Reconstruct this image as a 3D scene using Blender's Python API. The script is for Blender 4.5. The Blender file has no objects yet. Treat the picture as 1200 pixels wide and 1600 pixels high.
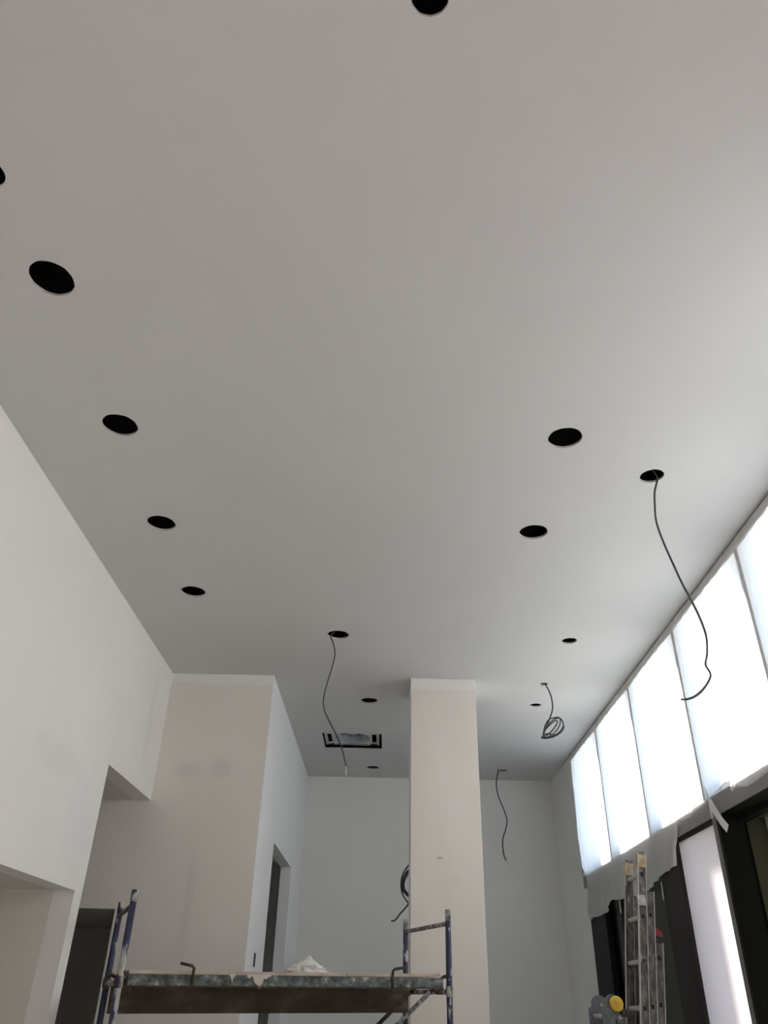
import bpy, bmesh, math, random
from mathutils import Vector, Matrix
from mathutils.geometry import delaunay_2d_cdt
random.seed(7)
sc = bpy.context.scene
C = sc.collection

# ------------------------------------------------------------------ camera
F = 1202.0                      # focal length in pixels of the 1200x1600 frame
EYE = 1.5                       # eye height above the floor
H = 2.6                         # ceiling height above the eye
Yc = Vector((0, 764.0, F)).normalized()
Zc = Vector((46.3, -F * F / 764.0, F)).normalized()
Xc = Yc.cross(Zc).normalized()
Rw = Matrix((Xc, Yc, Zc))       # camera (right, down, forward) -> world
def ray(u, v): return Rw @ Vector((u - 600.0, v - 800.0, F))
def on_x(u, v, x): d = ray(u, v); p = d * (x / d.x); return Vector((p.x, p.y, p.z + EYE))
def on_y(u, v, y): d = ray(u, v); p = d * (y / d.y); return Vector((p.x, p.y, p.z + EYE))
def on_z(u, v, z): d = ray(u, v); p = d * ((z - EYE) / d.z); return Vector((p.x, p.y, p.z + EYE))

cam_data = bpy.data.cameras.new('camera')
cam_data.sensor_fit = 'VERTICAL'; cam_data.sensor_height = 24.0; cam_data.lens = F / 1600.0 * 24.0
cam_data.clip_start = 0.05; cam_data.clip_end = 200
cam = bpy.data.objects.new('camera', cam_data); C.objects.link(cam)
right = Rw @ Vector((1, 0, 0)); up = Rw @ Vector((0, -1, 0)); back = Rw @ Vector((0, 0, -1))
m = Matrix((right, up, back)).transposed().to_4x4(); m.translation = Vector((0, 0, EYE))
cam.matrix_world = m
sc.camera = cam

# ------------------------------------------------------------------ sky, sun, exposure
w = bpy.data.worlds.new('sky'); sc.world = w; w.use_nodes = True
bg = w.node_tree.nodes['Background']; bg.inputs[0].default_value = (0.60, 0.78, 1.0, 1); bg.inputs[1].default_value = 3.0
sun_d = bpy.data.lights.new('sun_offscreen', 'SUN'); sun_d.energy = 46.0; sun_d.angle = math.radians(9); sun_d.color = (1.0, 0.95, 0.87)
sun = bpy.data.objects.new('sun_offscreen', sun_d); C.objects.link(sun)
az, el = math.radians(61), math.radians(27)          # measured from +X towards +Y
to_sun = Vector((math.cos(el) * math.cos(az), math.cos(el) * math.sin(az), math.sin(el)))
sun.rotation_euler = to_sun.to_track_quat('Z', 'Y').to_euler(); sun.location = (8, 8, 8)
vs = sc.view_settings
vs.view_transform = 'Standard'; vs.look = 'None'; vs.gamma = 1; vs.use_curve_mapping = False
vs.exposure = 0.28
sc.cycles.max_bounces = 14; sc.cycles.diffuse_bounces = 10; sc.cycles.transmission_bounces = 10; sc.cycles.transparent_max_bounces = 16

# ------------------------------------------------------------------ materials
def new_mat(name):
    mt = bpy.data.materials.new(name); mt.use_nodes = True
    nt = mt.node_tree; b = nt.nodes['Principled BSDF']
    return mt, nt, b
def rgba(c): return (c[0], c[1], c[2], 1)
def noise(nt, scale, detail=4, rough=0.55, mapping=None):
    tc = nt.nodes.new('ShaderNodeTexCoord'); n = nt.nodes.new('ShaderNodeTexNoise')
    n.inputs['Scale'].default_value = scale; n.inputs['Detail'].default_value = detail; n.inputs['Roughness'].default_value = rough
    if mapping:
        mp = nt.nodes.new('ShaderNodeMapping'); mp.inputs['Scale'].default_value = mapping
        nt.links.new(tc.outputs['Object'], mp.inputs[0]); nt.links.new(mp.outputs[0], n.inputs['Vector'])
    else:
        nt.links.new(tc.outputs['Object'], n.inputs['Vector'])
    return n
def ramp(nt, src, stops):
    r = nt.nodes.new('ShaderNodeValToRGB'); e = r.color_ramp.elements
    while len(e) < len(stops): e.new(0.5)
    for k, (p, c) in enumerate(stops): e[k].position = p; e[k].color = rgba(c)
    nt.links.new(src, r.inputs[0]); return r
def bump(nt, b, src, strength, dist=0.01):
    bp = nt.nodes.new('ShaderNodeBump'); bp.inputs['Strength'].default_value = strength; bp.inputs['Distance'].default_value = dist
    nt.links.new(src, bp.inputs['Height']); nt.links.new(bp.outputs[0], b.inputs['Normal'])
def mix(nt, fac, a, b):
    mx = nt.nodes.new('ShaderNodeMix'); mx.data_type = 'RGBA'
    for s, v in ((0, fac), (6, a), (7, b)):
        if hasattr(v, 'is_linked') or hasattr(v, 'links'): nt.links.new(v, mx.inputs[s])
        else: mx.inputs[s].default_value = v if s == 0 else rgba(v)
    return mx.outputs[2]
def math_node(nt, op, a, b=0.0, clamp=False):
    n = nt.nodes.new('ShaderNodeMath'); n.operation = op; n.use_clamp = clamp
    for s, v in ((0, a), (1, b)):
        if hasattr(v, 'links'): nt.links.new(v, n.inputs[s])
        else: n.inputs[s].default_value = v
    return n.outputs[0]
def two_tone(name, stops, scale, rough=0.8, metal=0.0, bump_s=0.0, mapping=None, detail=5):
    mt, nt, b = new_mat(name)
    n = noise(nt, scale, detail, 0.6, mapping); r = ramp(nt, n.outputs[0], stops)
    nt.links.new(r.outputs[0], b.inputs['Base Color'])
    b.inputs['Roughness'].default_value = rough; b.inputs['Metallic'].default_value = metal
    if bump_s: bump(nt, b, n.outputs[0], bump_s)
    return mt
def plaster(name, c1, c2, scale=1.3, band=None, streak=None, smears=()):
    """Matt plaster: two close tones in soft patches. band = list of (axis, edge, width, sign, colour) cut-in paint bands."""
    mt, nt, b = new_mat(name)
    n = noise(nt, scale, 3, 0.5, streak); r = ramp(nt, n.outputs[0], [(0.35, c1), (0.65, c2)])
    col = r.outputs[0]
    if band:
        tc = nt.nodes.new('ShaderNodeTexCoord'); sp = nt.nodes.new('ShaderNodeSeparateXYZ'); nt.links.new(tc.outputs['Object'], sp.inputs[0])
        wob = noise(nt, 2.2, 3, 0.6)
        for axis, edge, width, sign, c, wa in band:
            d = math_node(nt, 'SUBTRACT', sp.outputs['XYZ'.index(axis)], edge)
            d = math_node(nt, 'MULTIPLY', d, sign)                       # > 0 inside the band
            wv = math_node(nt, 'MULTIPLY', math_node(nt, 'SUBTRACT', wob.outputs[0], 0.5), wa)
            d = math_node(nt, 'ADD', d, wv)
            f = math_node(nt, 'DIVIDE', d, width, True)
            col = mix(nt, f, col, c)
    for (ia, a0, ra, ib, b0, rb, c, k) in smears:                        # trowel smears and scuffs: (axis, centre, radius) twice, colour, strength
        tc = nt.nodes.new('ShaderNodeTexCoord'); sp = nt.nodes.new('ShaderNodeSeparateXYZ'); nt.links.new(tc.outputs['Object'], sp.inputs[0])
        wob = noise(nt, 5.0 / max(ra, rb, .2), 4, 0.6)
        da = math_node(nt, 'DIVIDE', math_node(nt, 'SUBTRACT', sp.outputs[ia], a0), ra); db = math_node(nt, 'DIVIDE', math_node(nt, 'SUBTRACT', sp.outputs[ib], b0), rb)
        d = math_node(nt, 'ADD', math_node(nt, 'MULTIPLY', da, da), math_node(nt, 'MULTIPLY', db, db))
        d = math_node(nt, 'ADD', d, math_node(nt, 'MULTIPLY', math_node(nt, 'SUBTRACT', wob.outputs[0], 0.5), 1.6))
        f = math_node(nt, 'MULTIPLY', math_node(nt, 'SUBTRACT', 1.0, d, True), k)
        col = mix(nt, f, col, c)
    nt.links.new(col, b.inputs['Base Color'])
    b.inputs['Roughness'].default_value = 0.92; b.inputs['Specular IOR Level'].default_value = 0.2
    fine = noise(nt, 90, 3, 0.6); bump(nt, b, fine.outputs[0], 0.06, 0.003)
    return mt
def plain(name, c, rough=0.6, metal=0.0, spec=0.5):
    mt, nt, b = new_mat(name); b.inputs['Base Color'].default_value = rgba(c)
    b.inputs['Roughness'].default_value = rough; b.inputs['Metallic'].default_value = metal; b.inputs['Specular IOR Level'].default_value = spec
    return mt

M = {}
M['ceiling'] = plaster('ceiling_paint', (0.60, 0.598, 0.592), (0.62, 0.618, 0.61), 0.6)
M['wall_left'] = plaster('left_wall_plaster', (0.84, 0.82, 0.79), (0.87, 0.86, 0.845), 0.7,
    smears=[(1, 5.5, .35, 2, 2.45, .35, (0.80, 0.80, 0.815), .6), (1, 6.6, .10, 2, 3.5, .5, (0.76, 0.75, 0.74), .5), (1, 4.9, .5, 2, 2.75, .12, (0.77, 0.765, 0.765), .5)])
M['block'] = plaster('block_plaster', (0.73, 0.70, 0.655), (0.77, 0.745, 0.705), 0.8,
    band=[('Z', 3.99, 0.03, 1, (0.80, 0.79, 0.78), 0.05)], streak=(1, 1, 0.45),
    smears=[(0, -1.50, .13, 2, 3.22, .10, (0.55, 0.56, 0.55), .45), (0, -1.78, .16, 2, 3.20, .08, (0.56, 0.56, 0.55), .4), (0, -1.62, .05, 2, 2.15, .55, (0.60, 0.60, 0.57), .4)])
M['side'] = plaster('side_wall_paint', (0.86, 0.87, 0.885), (0.88, 0.89, 0.90), 0.9, streak=(1, 1, 0.5))
M['back'] = plaster('back_wall_plaster', (0.80, 0.79, 0.77), (0.83, 0.825, 0.805), 0.7)
M['column'] = plaster('column_plaster', (0.73, 0.685, 0.63), (0.77, 0.735, 0.69), 1.2,
    band=[('Z', 3.98, 0.02, 1, (0.81, 0.79, 0.77), 0.03)], streak=(1.5, 1, 0.5),
    smears=[(0, .453, .030, 2, 2.525, .013, (0.36, 0.35, 0.34), .8), (0, .58, .05, 2, 2.36, .008, (0.52, 0.49, 0.45), .5)])
M['beige'] = plaster('beige_plaster', (0.70, 0.665, 0.615), (0.75, 0.725, 0.685), 0.9, streak=(1, 1, .5), smears=[(0, -2.55, .06, 2, 1.75, .22, (0.56, 0.56, 0.53), .45)])
M['inner'] = plaster('inner_room_plaster', (0.70, 0.68, 0.65), (0.74, 0.72, 0.69), 1.0)
M['darkroom'] = plain('inner_room_grey', (0.72, 0.72, 0.70), 0.9)
M['void'] = plain('slab_concrete', (0.28, 0.275, 0.265), 1.0, 0, 0.0)
M['board_edge'] = two_tone('cut_plasterboard', [(0.3, (0.50, 0.47, 0.43)), (0.7, (0.66, 0.63, 0.60))], 60, 0.95)
M['floor'] = two_tone('concrete_floor', [(0.3, (0.55, 0.53, 0.51)), (0.7, (0.63, 0.61, 0.59))], 2.0, 0.85)
M['pavement'] = plain('pavement', (0.22, 0.215, 0.21), 0.9)
M['cable'] = plain('cable_grey', (0.045, 0.045, 0.05), 0.5)
M['wire'] = plain('bare_wire', (0.62, 0.58, 0.55), 0.5)
M['frame_black'] = plain('black_aluminium', (0.010, 0.0105, 0.011), 0.6, 0, 0.15)
M['frame_dark'] = plain('charcoal_aluminium', (0.034, 0.031, 0.031), 0.6, 0, 0.2)
M['frame_grey'] = plain('grey_aluminium', (0.17, 0.165, 0.165), 0.5)
M['transom'] = plain('transom_grey', (0.27, 0.25, 0.26), 0.55)
M['white_panel'] = plaster('white_panel', (0.72, 0.70, 0.70), (0.76, 0.74, 0.75), 1.0)
M['mullion'] = plain('mullion_grey', (0.30, 0.29, 0.28), 0.6)
M['batten'] = two_tone('batten_grey', [(0.35, (0.62, 0.61, 0.59)), (0.65, (0.72, 0.71, 0.69))], 7, 0.85)
def blind_mat(name, c1, c2, tc_, k):                 # thin fabric blind: dull face, lets a little daylight through
    mt = two_tone(name, [(0.4, c1), (0.6, c2)], 1.5, 0.7); n_ = mt.node_tree
    tl_ = n_.nodes.new('ShaderNodeBsdfTranslucent'); tl_.inputs[0].default_value = rgba(tc_)
    mx_ = n_.nodes.new('ShaderNodeMixShader'); mx_.inputs[0].default_value = k
    n_.links.new(n_.nodes['Principled BSDF'].outputs[0], mx_.inputs[1]); n_.links.new(tl_.outputs[0], mx_.inputs[2]); n_.links.new(mx_.outputs[0], n_.nodes['Material Output'].inputs[0])
    return mt
M['shutter'] = blind_mat('blind_olive', (0.10, 0.095, 0.075), (0.15, 0.14, 0.115), (0.42, 0.385, 0.31), 0.22)
M['shutter_grey'] = blind_mat('blind_dark_grey', (0.035, 0.04, 0.037), (0.06, 0.066, 0.06), (0.2, 0.215, 0.2), 0.012)
M['tape'] = plain('masking_tape', (0.62, 0.60, 0.56), 0.7)
M['alu'] = two_tone('splattered_aluminium', [(0.36, (0.075, 0.068, 0.06)), (0.5, (0.14, 0.13, 0.115)), (0.62, (0.22, 0.21, 0.19)), (0.7, (0.48, 0.47, 0.44))], 34, 0.7, 0.1, 0.15, (1, 1, .4), 8)
M['rung'] = two_tone('splattered_rung', [(0.35, (0.36, 0.355, 0.34)), (0.6, (0.58, 0.57, 0.55))], 30, 0.6, 0.1)
M['alu_edge'] = plain('bright_aluminium_edge', (0.55, 0.54, 0.52), 0.45, 0.2)
M['hole'] = plain('rung_end_black', (0.008, 0.008, 0.008), 0.8)
M['card'] = two_tone('brown_tape', [(0.4, (0.36, 0.27, 0.16)), (0.65, (0.55, 0.47, 0.34))], 25, 0.8)
M['blue'] = two_tone('chipped_blue_paint', [(0.44, (0.024, 0.029, 0.072)), (0.545, (0.034, 0.04, 0.09)), (0.565, (0.42, 0.41, 0.40)), (0.7, (0.55, 0.53, 0.5))], 17, 0.55, 0.0, 0.15, (1, 1, 0.45))
M['blue_worn'] = two_tone('plaster_caked_tube', [(0.36, (0.02, 0.028, 0.09)), (0.44, (0.12, 0.12, 0.16)), (0.5, (0.42, 0.40, 0.38)), (0.7, (0.52, 0.50, 0.47))], 17, 0.7, 0.0, 0.15, (1, 1, 0.4))
mt, nt, b = new_mat('blue_paint_worn_towards_foot')
n = noise(nt, 17, 5, 0.6, (1, 1, .45)); tc = nt.nodes.new('ShaderNodeTexCoord'); sp = nt.nodes.new('ShaderNodeSeparateXYZ'); nt.links.new(tc.outputs['Object'], sp.inputs[0])
fz_ = math_node(nt, 'ADD', n.outputs[0], math_node(nt, 'MULTIPLY', math_node(nt, 'SUBTRACT', 1.76, sp.outputs[2]), 0.22))
r = ramp(nt, fz_, [(0.46, (0.030, 0.034, 0.085)), (0.52, (0.045, 0.05, 0.11)), (0.57, (0.40, 0.39, 0.38)), (0.8, (0.52, 0.50, 0.47))])
nt.links.new(r.outputs[0], b.inputs['Base Color']); b.inputs['Roughness'].default_value = 0.65
M['blue_left'] = mt
M['grey_tube'] = two_tone('dirty_steel_tube', [(0.38, (0.10, 0.10, 0.11)), (0.52, (0.19, 0.185, 0.18)), (0.57, (0.42, 0.41, 0.39))], 24, 0.6, 0.2)
M['rail'] = two_tone('rusty_teal_steel', [(0.38, (0.045, 0.036, 0.028)), (0.45, (0.07, 0.085, 0.085)), (0.54, (0.105, 0.135, 0.14)), (0.62, (0.20, 0.20, 0.18)), (0.68, (0.45, 0.42, 0.37))], 20, 0.65, 0.1, 0.2)
M['rust'] = two_tone('rusted_steel', [(0.35, (0.03, 0.022, 0.018)), (0.65, (0.10, 0.065, 0.045))], 30, 0.8, 0.2)
M['deck_wood'] = two_tone('dusty_plank', [(0.3, (0.34, 0.27, 0.22)), (0.6, (0.50, 0.43, 0.37)), (0.75, (0.60, 0.55, 0.50))], 9, 0.9, 0.0, 0.2, (0.3, 2, 2))
M['dark_board'] = two_tone('grimy_board', [(0.3, (0.05, 0.038, 0.028)), (0.55, (0.085, 0.066, 0.05)), (0.75, (0.15, 0.125, 0.10))], 7, 0.9, 0.0, 0.1, (0.6, 1, 1.6))
M['rag'] = two_tone('white_rag', [(0.3, (0.6, 0.585, 0.56)), (0.7, (0.75, 0.74, 0.72))], 12, 0.95)
M['caked'] = two_tone('dried_plaster', [(0.3, (0.50, 0.46, 0.42)), (0.7, (0.62, 0.58, 0.54))], 20, 0.95)
M['hinge'] = two_tone('bluegrey_steel', [(0.35, (0.09, 0.11, 0.13)), (0.65, (0.17, 0.19, 0.21))], 22, 0.45, 0.4)
M['yellow'] = two_tone('yellow_plastic', [(0.3, (0.55, 0.34, 0.025)), (0.6, (0.72, 0.48, 0.04))], 15, 0.5)
M['dark_plastic'] = plain('dark_plastic', (0.03, 0.03, 0.04), 0.5)
M['foam'] = plain('cassette_white_foam', (0.55, 0.53, 0.51), 0.8)
M['fan'] = plain('fan_blue_grey', (0.30, 0.34, 0.37), 0.5)
M['red'] = plain('red_plastic', (0.30, 0.03, 0.03), 0.5)
M['smear'] = plain('grey_smear', (0.3, 0.3, 0.3), 0.9)

def make_glass(name, tint, refl, gmax=0.8, rough=0.03):
    mt = bpy.data.materials.new(name); mt.use_nodes = True; nt = mt.node_tree; nt.nodes.clear()
    o = nt.nodes.new('ShaderNodeOutputMaterial'); tr = nt.nodes.new('ShaderNodeBsdfTransparent'); gl = nt.nodes.new('ShaderNodeBsdfGlossy')
    tr.inputs[0].default_value = rgba(tint); gl.inputs['Roughness'].default_value = rough
    lw = nt.nodes.new('ShaderNodeLayerWeight'); lw.inputs[0].default_value = 0.5      # facing: same from both sides of the pane
    fc = math_node(nt, 'ADD', math_node(nt, 'MULTIPLY', math_node(nt, 'POWER', lw.outputs['Facing'], 5.0), gmax), refl)
    mx = nt.nodes.new('ShaderNodeMixShader'); nt.links.new(fc, mx.inputs[0])
    nt.links.new(tr.outputs[0], mx.inputs[1]); nt.links.new(gl.outputs[0], mx.inputs[2]); nt.links.new(mx.outputs[0], o.inputs[0])
    return mt
M['glass'] = make_glass('clear_glass', (0.95, 0.96, 0.96), 0.03)
M['dark_glass'] = make_glass('tinted_glass', (0.55, 0.57, 0.51), 0.03, 0.22, 0.12)

mt = bpy.data.materials.new('plastic_sheeting'); mt.use_nodes = True; nt = mt.node_tree; nt.nodes.clear()
o_ = nt.nodes.new('ShaderNodeOutputMaterial'); tl = nt.nodes.new('ShaderNodeBsdfTranslucent'); df = nt.nodes.new('ShaderNodeBsdfDiffuse')
tl.inputs[0].default_value = (0.93, 0.94, 0.95, 1); df.inputs[0].default_value = (0.93, 0.93, 0.92, 1)
mxs = nt.nodes.new('ShaderNodeMixShader'); mxs.inputs[0].default_value = 0.50
nt.links.new(tl.outputs[0], mxs.inputs[1]); nt.links.new(df.outputs[0], mxs.inputs[2]); nt.links.new(mxs.outputs[0], o_.inputs[0])
fn = noise(nt, 3.0, 4, 0.6, (1, 3.0, 0.35)); bp = nt.nodes.new('ShaderNodeBump'); bp.inputs['Strength'].default_value = 0.5; bp.inputs['Distance'].default_value = 0.03
nt.links.new(fn.outputs[0], bp.inputs['Height']); nt.links.new(bp.outputs[0], tl.inputs['Normal']); nt.links.new(bp.outputs[0], df.inputs['Normal'])
M['film'] = mt
mt = bpy.data.materials.new('papered_glass'); mt.use_nodes = True; nt = mt.node_tree; nt.nodes.clear()
o_ = nt.nodes.new('ShaderNodeOutputMaterial'); tl = nt.nodes.new('ShaderNodeBsdfTranslucent'); df = nt.nodes.new('ShaderNodeBsdfDiffuse')
tl.inputs[0].default_value = (0.90, 0.86, 0.87, 1); df.inputs[0].default_value = (0.80, 0.78, 0.78, 1)
mxs = nt.nodes.new('ShaderNodeMixShader'); mxs.inputs[0].default_value = 0.62
nt.links.new(tl.outputs[0], mxs.inputs[1]); nt.links.new(df.outputs[0], mxs.inputs[2]); nt.links.new(mxs.outputs[0], o_.inputs[0])
M['papered'] = mt

# ------------------------------------------------------------------ mesh helpers
class MB:
    def __init__(s): s.v = []; s.f = []; s.smooth = False
    def add(s, vs_, fs_):
        b = len(s.v); s.v += [tuple(p) for p in vs_]; s.f += [tuple(i + b for i in f) for f in fs_]; return s
    def box(s, x0, x1, y0, y1, z0, z1):
        p = [(x, y, z) for x in (x0, x1) for y in (y0, y1) for z in (z0, z1)]
        return s.add(p, [(0, 1, 3, 2), (4, 6, 7, 5), (0, 4, 5, 1), (2, 3, 7, 6), (0, 2, 6, 4), (1, 5, 7, 3)])
    def beam(s, a, b, ux, wu, wv):
        """box beam from a to b, width wu along ux, wv along the third axis"""
        a = Vector(a); b = Vector(b); d = (b - a).normalized(); u = Vector(ux); u = (u - d * u.dot(d)).normalized(); v = d.cross(u)
        p = [q + u * (i * wu / 2) + v * (j * wv / 2) for q in (a, b) for i in (-1, 1) for j in (-1, 1)]
        return s.add(p, [(0, 1, 3, 2), (4, 6, 7, 5), (0, 4, 5, 1), (2, 3, 7, 6), (0, 2, 6, 4), (1, 5, 7, 3)])
    def tube(s, pts, r, n=8, caps=True):
        pts = [Vector(p) for p in pts]; rings = []
        t0 = (pts[1] - pts[0]).normalized(); ref = Vector((0, 0, 1)) if abs(t0.z) < 0.9 else Vector((1, 0, 0))
        u = t0.cross(ref).normalized()
        for i, p in enumerate(pts):
            t = (pts[min(i + 1, len(pts) - 1)] - pts[max(i - 1, 0)]).normalized()
            u = (u - t * u.dot(t)).normalized(); v = t.cross(u)
            rr = r[i] if isinstance(r, (list, tuple)) else r
            rings.append([p + (u * math.cos(2 * math.pi * k / n) + v * math.sin(2 * math.pi * k / n)) * rr for k in range(n)])
        vs_ = [q for ring in rings for q in ring]
        fs_ = [(i * n + k, i * n + (k + 1) % n, (i + 1) * n + (k + 1) % n, (i + 1) * n + k) for i in range(len(pts) - 1) for k in range(n)]
        if caps: fs_ += [tuple(range(n - 1, -1, -1)), tuple((len(pts) - 1) * n + k for k in range(n))]
        s.smooth = True
        return s.add(vs_, fs_)
    def prism(s, poly, axis, a, b):
        """extrude a 2D polygon along an axis; poly coordinates are the two other axes in order"""
        def pt(q, t):
            l = list(q); l.insert('XYZ'.index(axis), t); return tuple(l)
        n = len(poly)
        return s.add([pt(q, a) for q in poly] + [pt(q, b) for q in poly],
                     [tuple(range(n)), tuple(range(2 * n - 1, n - 1, -1))] + [(i, i + n, (i + 1) % n + n, (i + 1) % n) for i in range(n)])
    def build(s, name, mat, parent=None, bevel=0.0):
        me = bpy.data.meshes.new(name); me.from_pydata(s.v, [], s.f); me.update()
        bm = bmesh.new(); bm.from_mesh(me); bmesh.ops.recalc_face_normals(bm, faces=bm.faces)
        if bevel: bmesh.ops.bevel(bm, geom=list(bm.edges), offset=bevel, segments=2, affect='EDGES', profile=0.6)
        bm.to_mesh(me); bm.free()
        if s.smooth:
            for p in me.polygons: p.use_smooth = len(p.vertices) == 4
        me.materials.append(M[mat] if isinstance(mat, str) else mat)
        o = bpy.data.objects.new(name, me); C.objects.link(o)
        if parent: o.parent = parent
        return o
def tag(o, label, cat, group=None):
    o['label'] = label; o['category'] = cat
    if group: o['group'] = group
    return o
def struct(o): o['kind'] = 'structure'; return o
def empty(name, loc=(0, 0, 0)):
    e = bpy.data.objects.new(name, None); C.objects.link(e); e.location = loc; e.empty_display_size = 0.1
    return e
def settle(root):
    """children were built in world coordinates: keep them there although the root stands at its own base"""
    mi = Matrix.Translation(root.location).inverted()
    for c in root.children: c.matrix_parent_inverse = mi
def spline(pts, per=8):
    pts = [Vector(p) for p in pts]; out = []
    for i in range(len(pts) - 1):
        p0 = pts[max(i - 1, 0)]; p1 = pts[i]; p2 = pts[i + 1]; p3 = pts[min(i + 2, len(pts) - 1)]
        for k in range(per):
            t = k / per
            out.append(0.5 * ((2 * p1) + (p2 - p0) * t + (2 * p0 - 5 * p1 + 4 * p2 - p3) * t * t + (3 * p1 - p0 - 3 * p2 + p3) * t ** 3))
    out.append(pts[-1]); return out

# ------------------------------------------------------------------ dimensions of the room
ZC = EYE + H                        # ceiling 4.10
XL, XR = -0.796 * H, 0.866 * H      # side walls
XB = -0.424 * H                     # side face of the projecting block
YF = 2.705 * H                      # face of block and column
YB = 4.205 * H                      # back wall
Y0 = -4.0                           # wall behind the camera
XO = -4.6                           # outer wall of the rooms on the left

# ---- floor
struct(MB().box(XO - .1, XR + .4, Y0 - .1, YB + .2, -0.1, 0).build('floor', 'floor'))

# ---- ceiling with its cut-outs
holes = [  # pixel centre, diameter in metres
    (80.5, 435.5, .190), (187.5, 664.5, .187), (252, 817.5, .183), (302, 924.5, .182), (528.5, 992, .178), (577, 1095, .172), (582.5, 1199.5, .162),
    (883, 684.5, .181), (833.5, 831.5, .180), (1018.5, 744, .135), (889.5, 1001.5, .126), (850, 1069, .076), (836.5, 1102, .114), (785.5, 1204.2, .120),
    (672, -6, .118), (-22, 268, .135)]
hole_c = []
loops = []
for k, (u, v, d) in enumerate(holes):
    c = on_z(u, v, ZC); hole_c.append(c); n = 40
    rr = random.Random(k)
    ph = [rr.uniform(0, 6.28) for _ in range(3)]
    loops.append([(c.x + math.cos(a) * d / 2 * q, c.y + math.sin(a) * d / 2 * q) for i in range(n)
                  for a in [2 * math.pi * i / n] for q in [1 + 0.012 * math.sin(2 * a + ph[0]) + 0.010 * math.sin(5 * a + ph[1]) + 0.008 * math.sin(11 * a + ph[2])]])
CX0, CX1, CY0, CY1 = -0.297 * H, -0.031 * H, 3.413 * H, 3.66 * H
def sub_rect(x0, x1, y0, y1, n=6):
    p = []
    for i in range(n): p.append((x0 + (x1 - x0) * i / n, y0))
    for i in range(n): p.append((x1, y0 + (y1 - y0) * i / n))
    for i in range(n): p.append((x1 - (x1 - x0) * i / n, y1))
    for i in range(n): p.append((x0, y1 - (y1 - y0) * i / n))
    return p
loops.append(sub_rect(CX0, CX1, CY0, CY1))
outer = [(XO - .1, Y0 - .1), (XR + .4, Y0 - .1), (XR + .4, YB + .2), (XO - .1, YB + .2)]
pv = [Vector(p) for p in outer]; pe = [(i, (i + 1) % 4) for i in range(4)]
for lp in loops:
    b = len(pv); pv += [Vector(p) for p in lp]; pe += [(b + i, b + (i + 1) % len(lp)) for i in range(len(lp))]
ov, oe, of, _, _, _ = delaunay_2d_cdt(pv, pe, [], 0, 1e-6)
def inside(p, poly):
    r = False; j = len(poly) - 1
    for i in range(len(poly)):
        if (poly[i][1] > p[1]) != (poly[j][1] > p[1]) and p[0] < (poly[j][0] - poly[i][0]) * (p[1] - poly[i][1]) / (poly[j][1] - poly[i][1]) + poly[i][0]: r = not r
        j = i
    return r
faces = []
for f in of:
    c = sum((ov[i] for i in f), Vector((0, 0))) / len(f)
    if not any(inside(c, lp) for lp in loops): faces.append(tuple(f))
TB = 0.0125                           # plasterboard thickness
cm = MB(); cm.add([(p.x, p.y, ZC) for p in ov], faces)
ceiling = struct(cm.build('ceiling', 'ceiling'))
for lp in loops:                     # raw cut edge of each opening
    n = len(lp); r = MB(); r.add([(x, y, ZC) for x, y in lp] + [(x, y, ZC + TB) for x, y in lp], [(i, (i + 1) % n, (i + 1) % n + n, i + n) for i in range(n)])
    r.build('cutout_edge', 'board_edge', ceiling)
vd = MB(); vd.add([(x, y, z) for x in (XO - .1, XR + .4) for y in (Y0 - .1, YB + .2) for z in (ZC + TB + .001, ZC + .7)],
                  [(0, 1, 3, 2), (4, 6, 7, 5), (0, 4, 5, 1), (2, 3, 7, 6), (1, 5, 7, 3)])
vo = vd.build('ceiling_void', 'void', ceiling)
us = MB(); us.add([(p.x, p.y, ZC + TB) for p in ov], faces); us.build('board_upper_face', 'void', ceiling)

# ---- walls
def wall(name, mat, boxes, parent=None):
    b = MB()
    for q in boxes: b.box(*q)
    o = b.build(name, mat, parent)
    return o if parent else struct(o)
YA0, YA1, YP = 2.9, 2.181 * H, 2.237 * H      # low opening, partition between it and the passage
ZA, ZBo, ZD = EYE + 0.222 * H, EYE + 0.553 * H, EYE + 0.2265 * H
wall('wall_left', 'wall_left', [(XL - .14, XL, Y0, YA0, 0, ZC), (XL - .14, XL, YA0, YA1, ZA, ZC), (XL - .14, XL, YA1, YP, 0, ZC), (XL - .14, XL, YP, YF, ZBo, ZC)])
wall('wall_partition', 'beige', [(XO, XL - .1401, YA1, YP, 0, ZBo + .1)])
wall('wall_outer_left', 'inner', [(XO - .1, XO, Y0, YB + .1, 0, ZC)])
wall('ceiling_low', 'inner', [(XO, XL - .1401, YA0 - .1, YA1, ZA, ZA + .1)])
wall('ceiling_passage', 'inner', [(XO, XL - .1401, YP, YF, ZBo, ZBo + .1)])
wall('wall_low_end', 'inner', [(XO, XL - .1401, YA0 - .1, YA0, 0, ZA)])
DX0, DX1 = -3.15, -0.8485 * H                  # dark doorway at the end of the passage
wall('wall_block_front', 'block', [(XO, DX0, YF, YF + .12, 0, ZC), (DX0, DX1, YF, YF + .12, ZD, ZC), (DX1, XB - .12, YF, YF + .12, 0, ZC), (XB - .12, XB - .0005, YF, YF + .12, 0, ZC)])
DY0, DY1, ZS = 3.106 * H, 3.745 * H, EYE + 0.4935 * H
wall('wall_block_side', 'side', [(XB - .12, XB, YF + .0005, DY0, 0, ZC), (XB - .12, XB, DY0, DY1, ZS, ZC), (XB - .12, XB, DY1, YB, 0, ZC)])
wall('wall_back', 'back', [(XO, XR + .3, YB, YB + .15, 0, ZC)])
wall('wall_rear', 'wall_left', [(XO, XR + .3, Y0 - .1, Y0, 0, ZC)])
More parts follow.
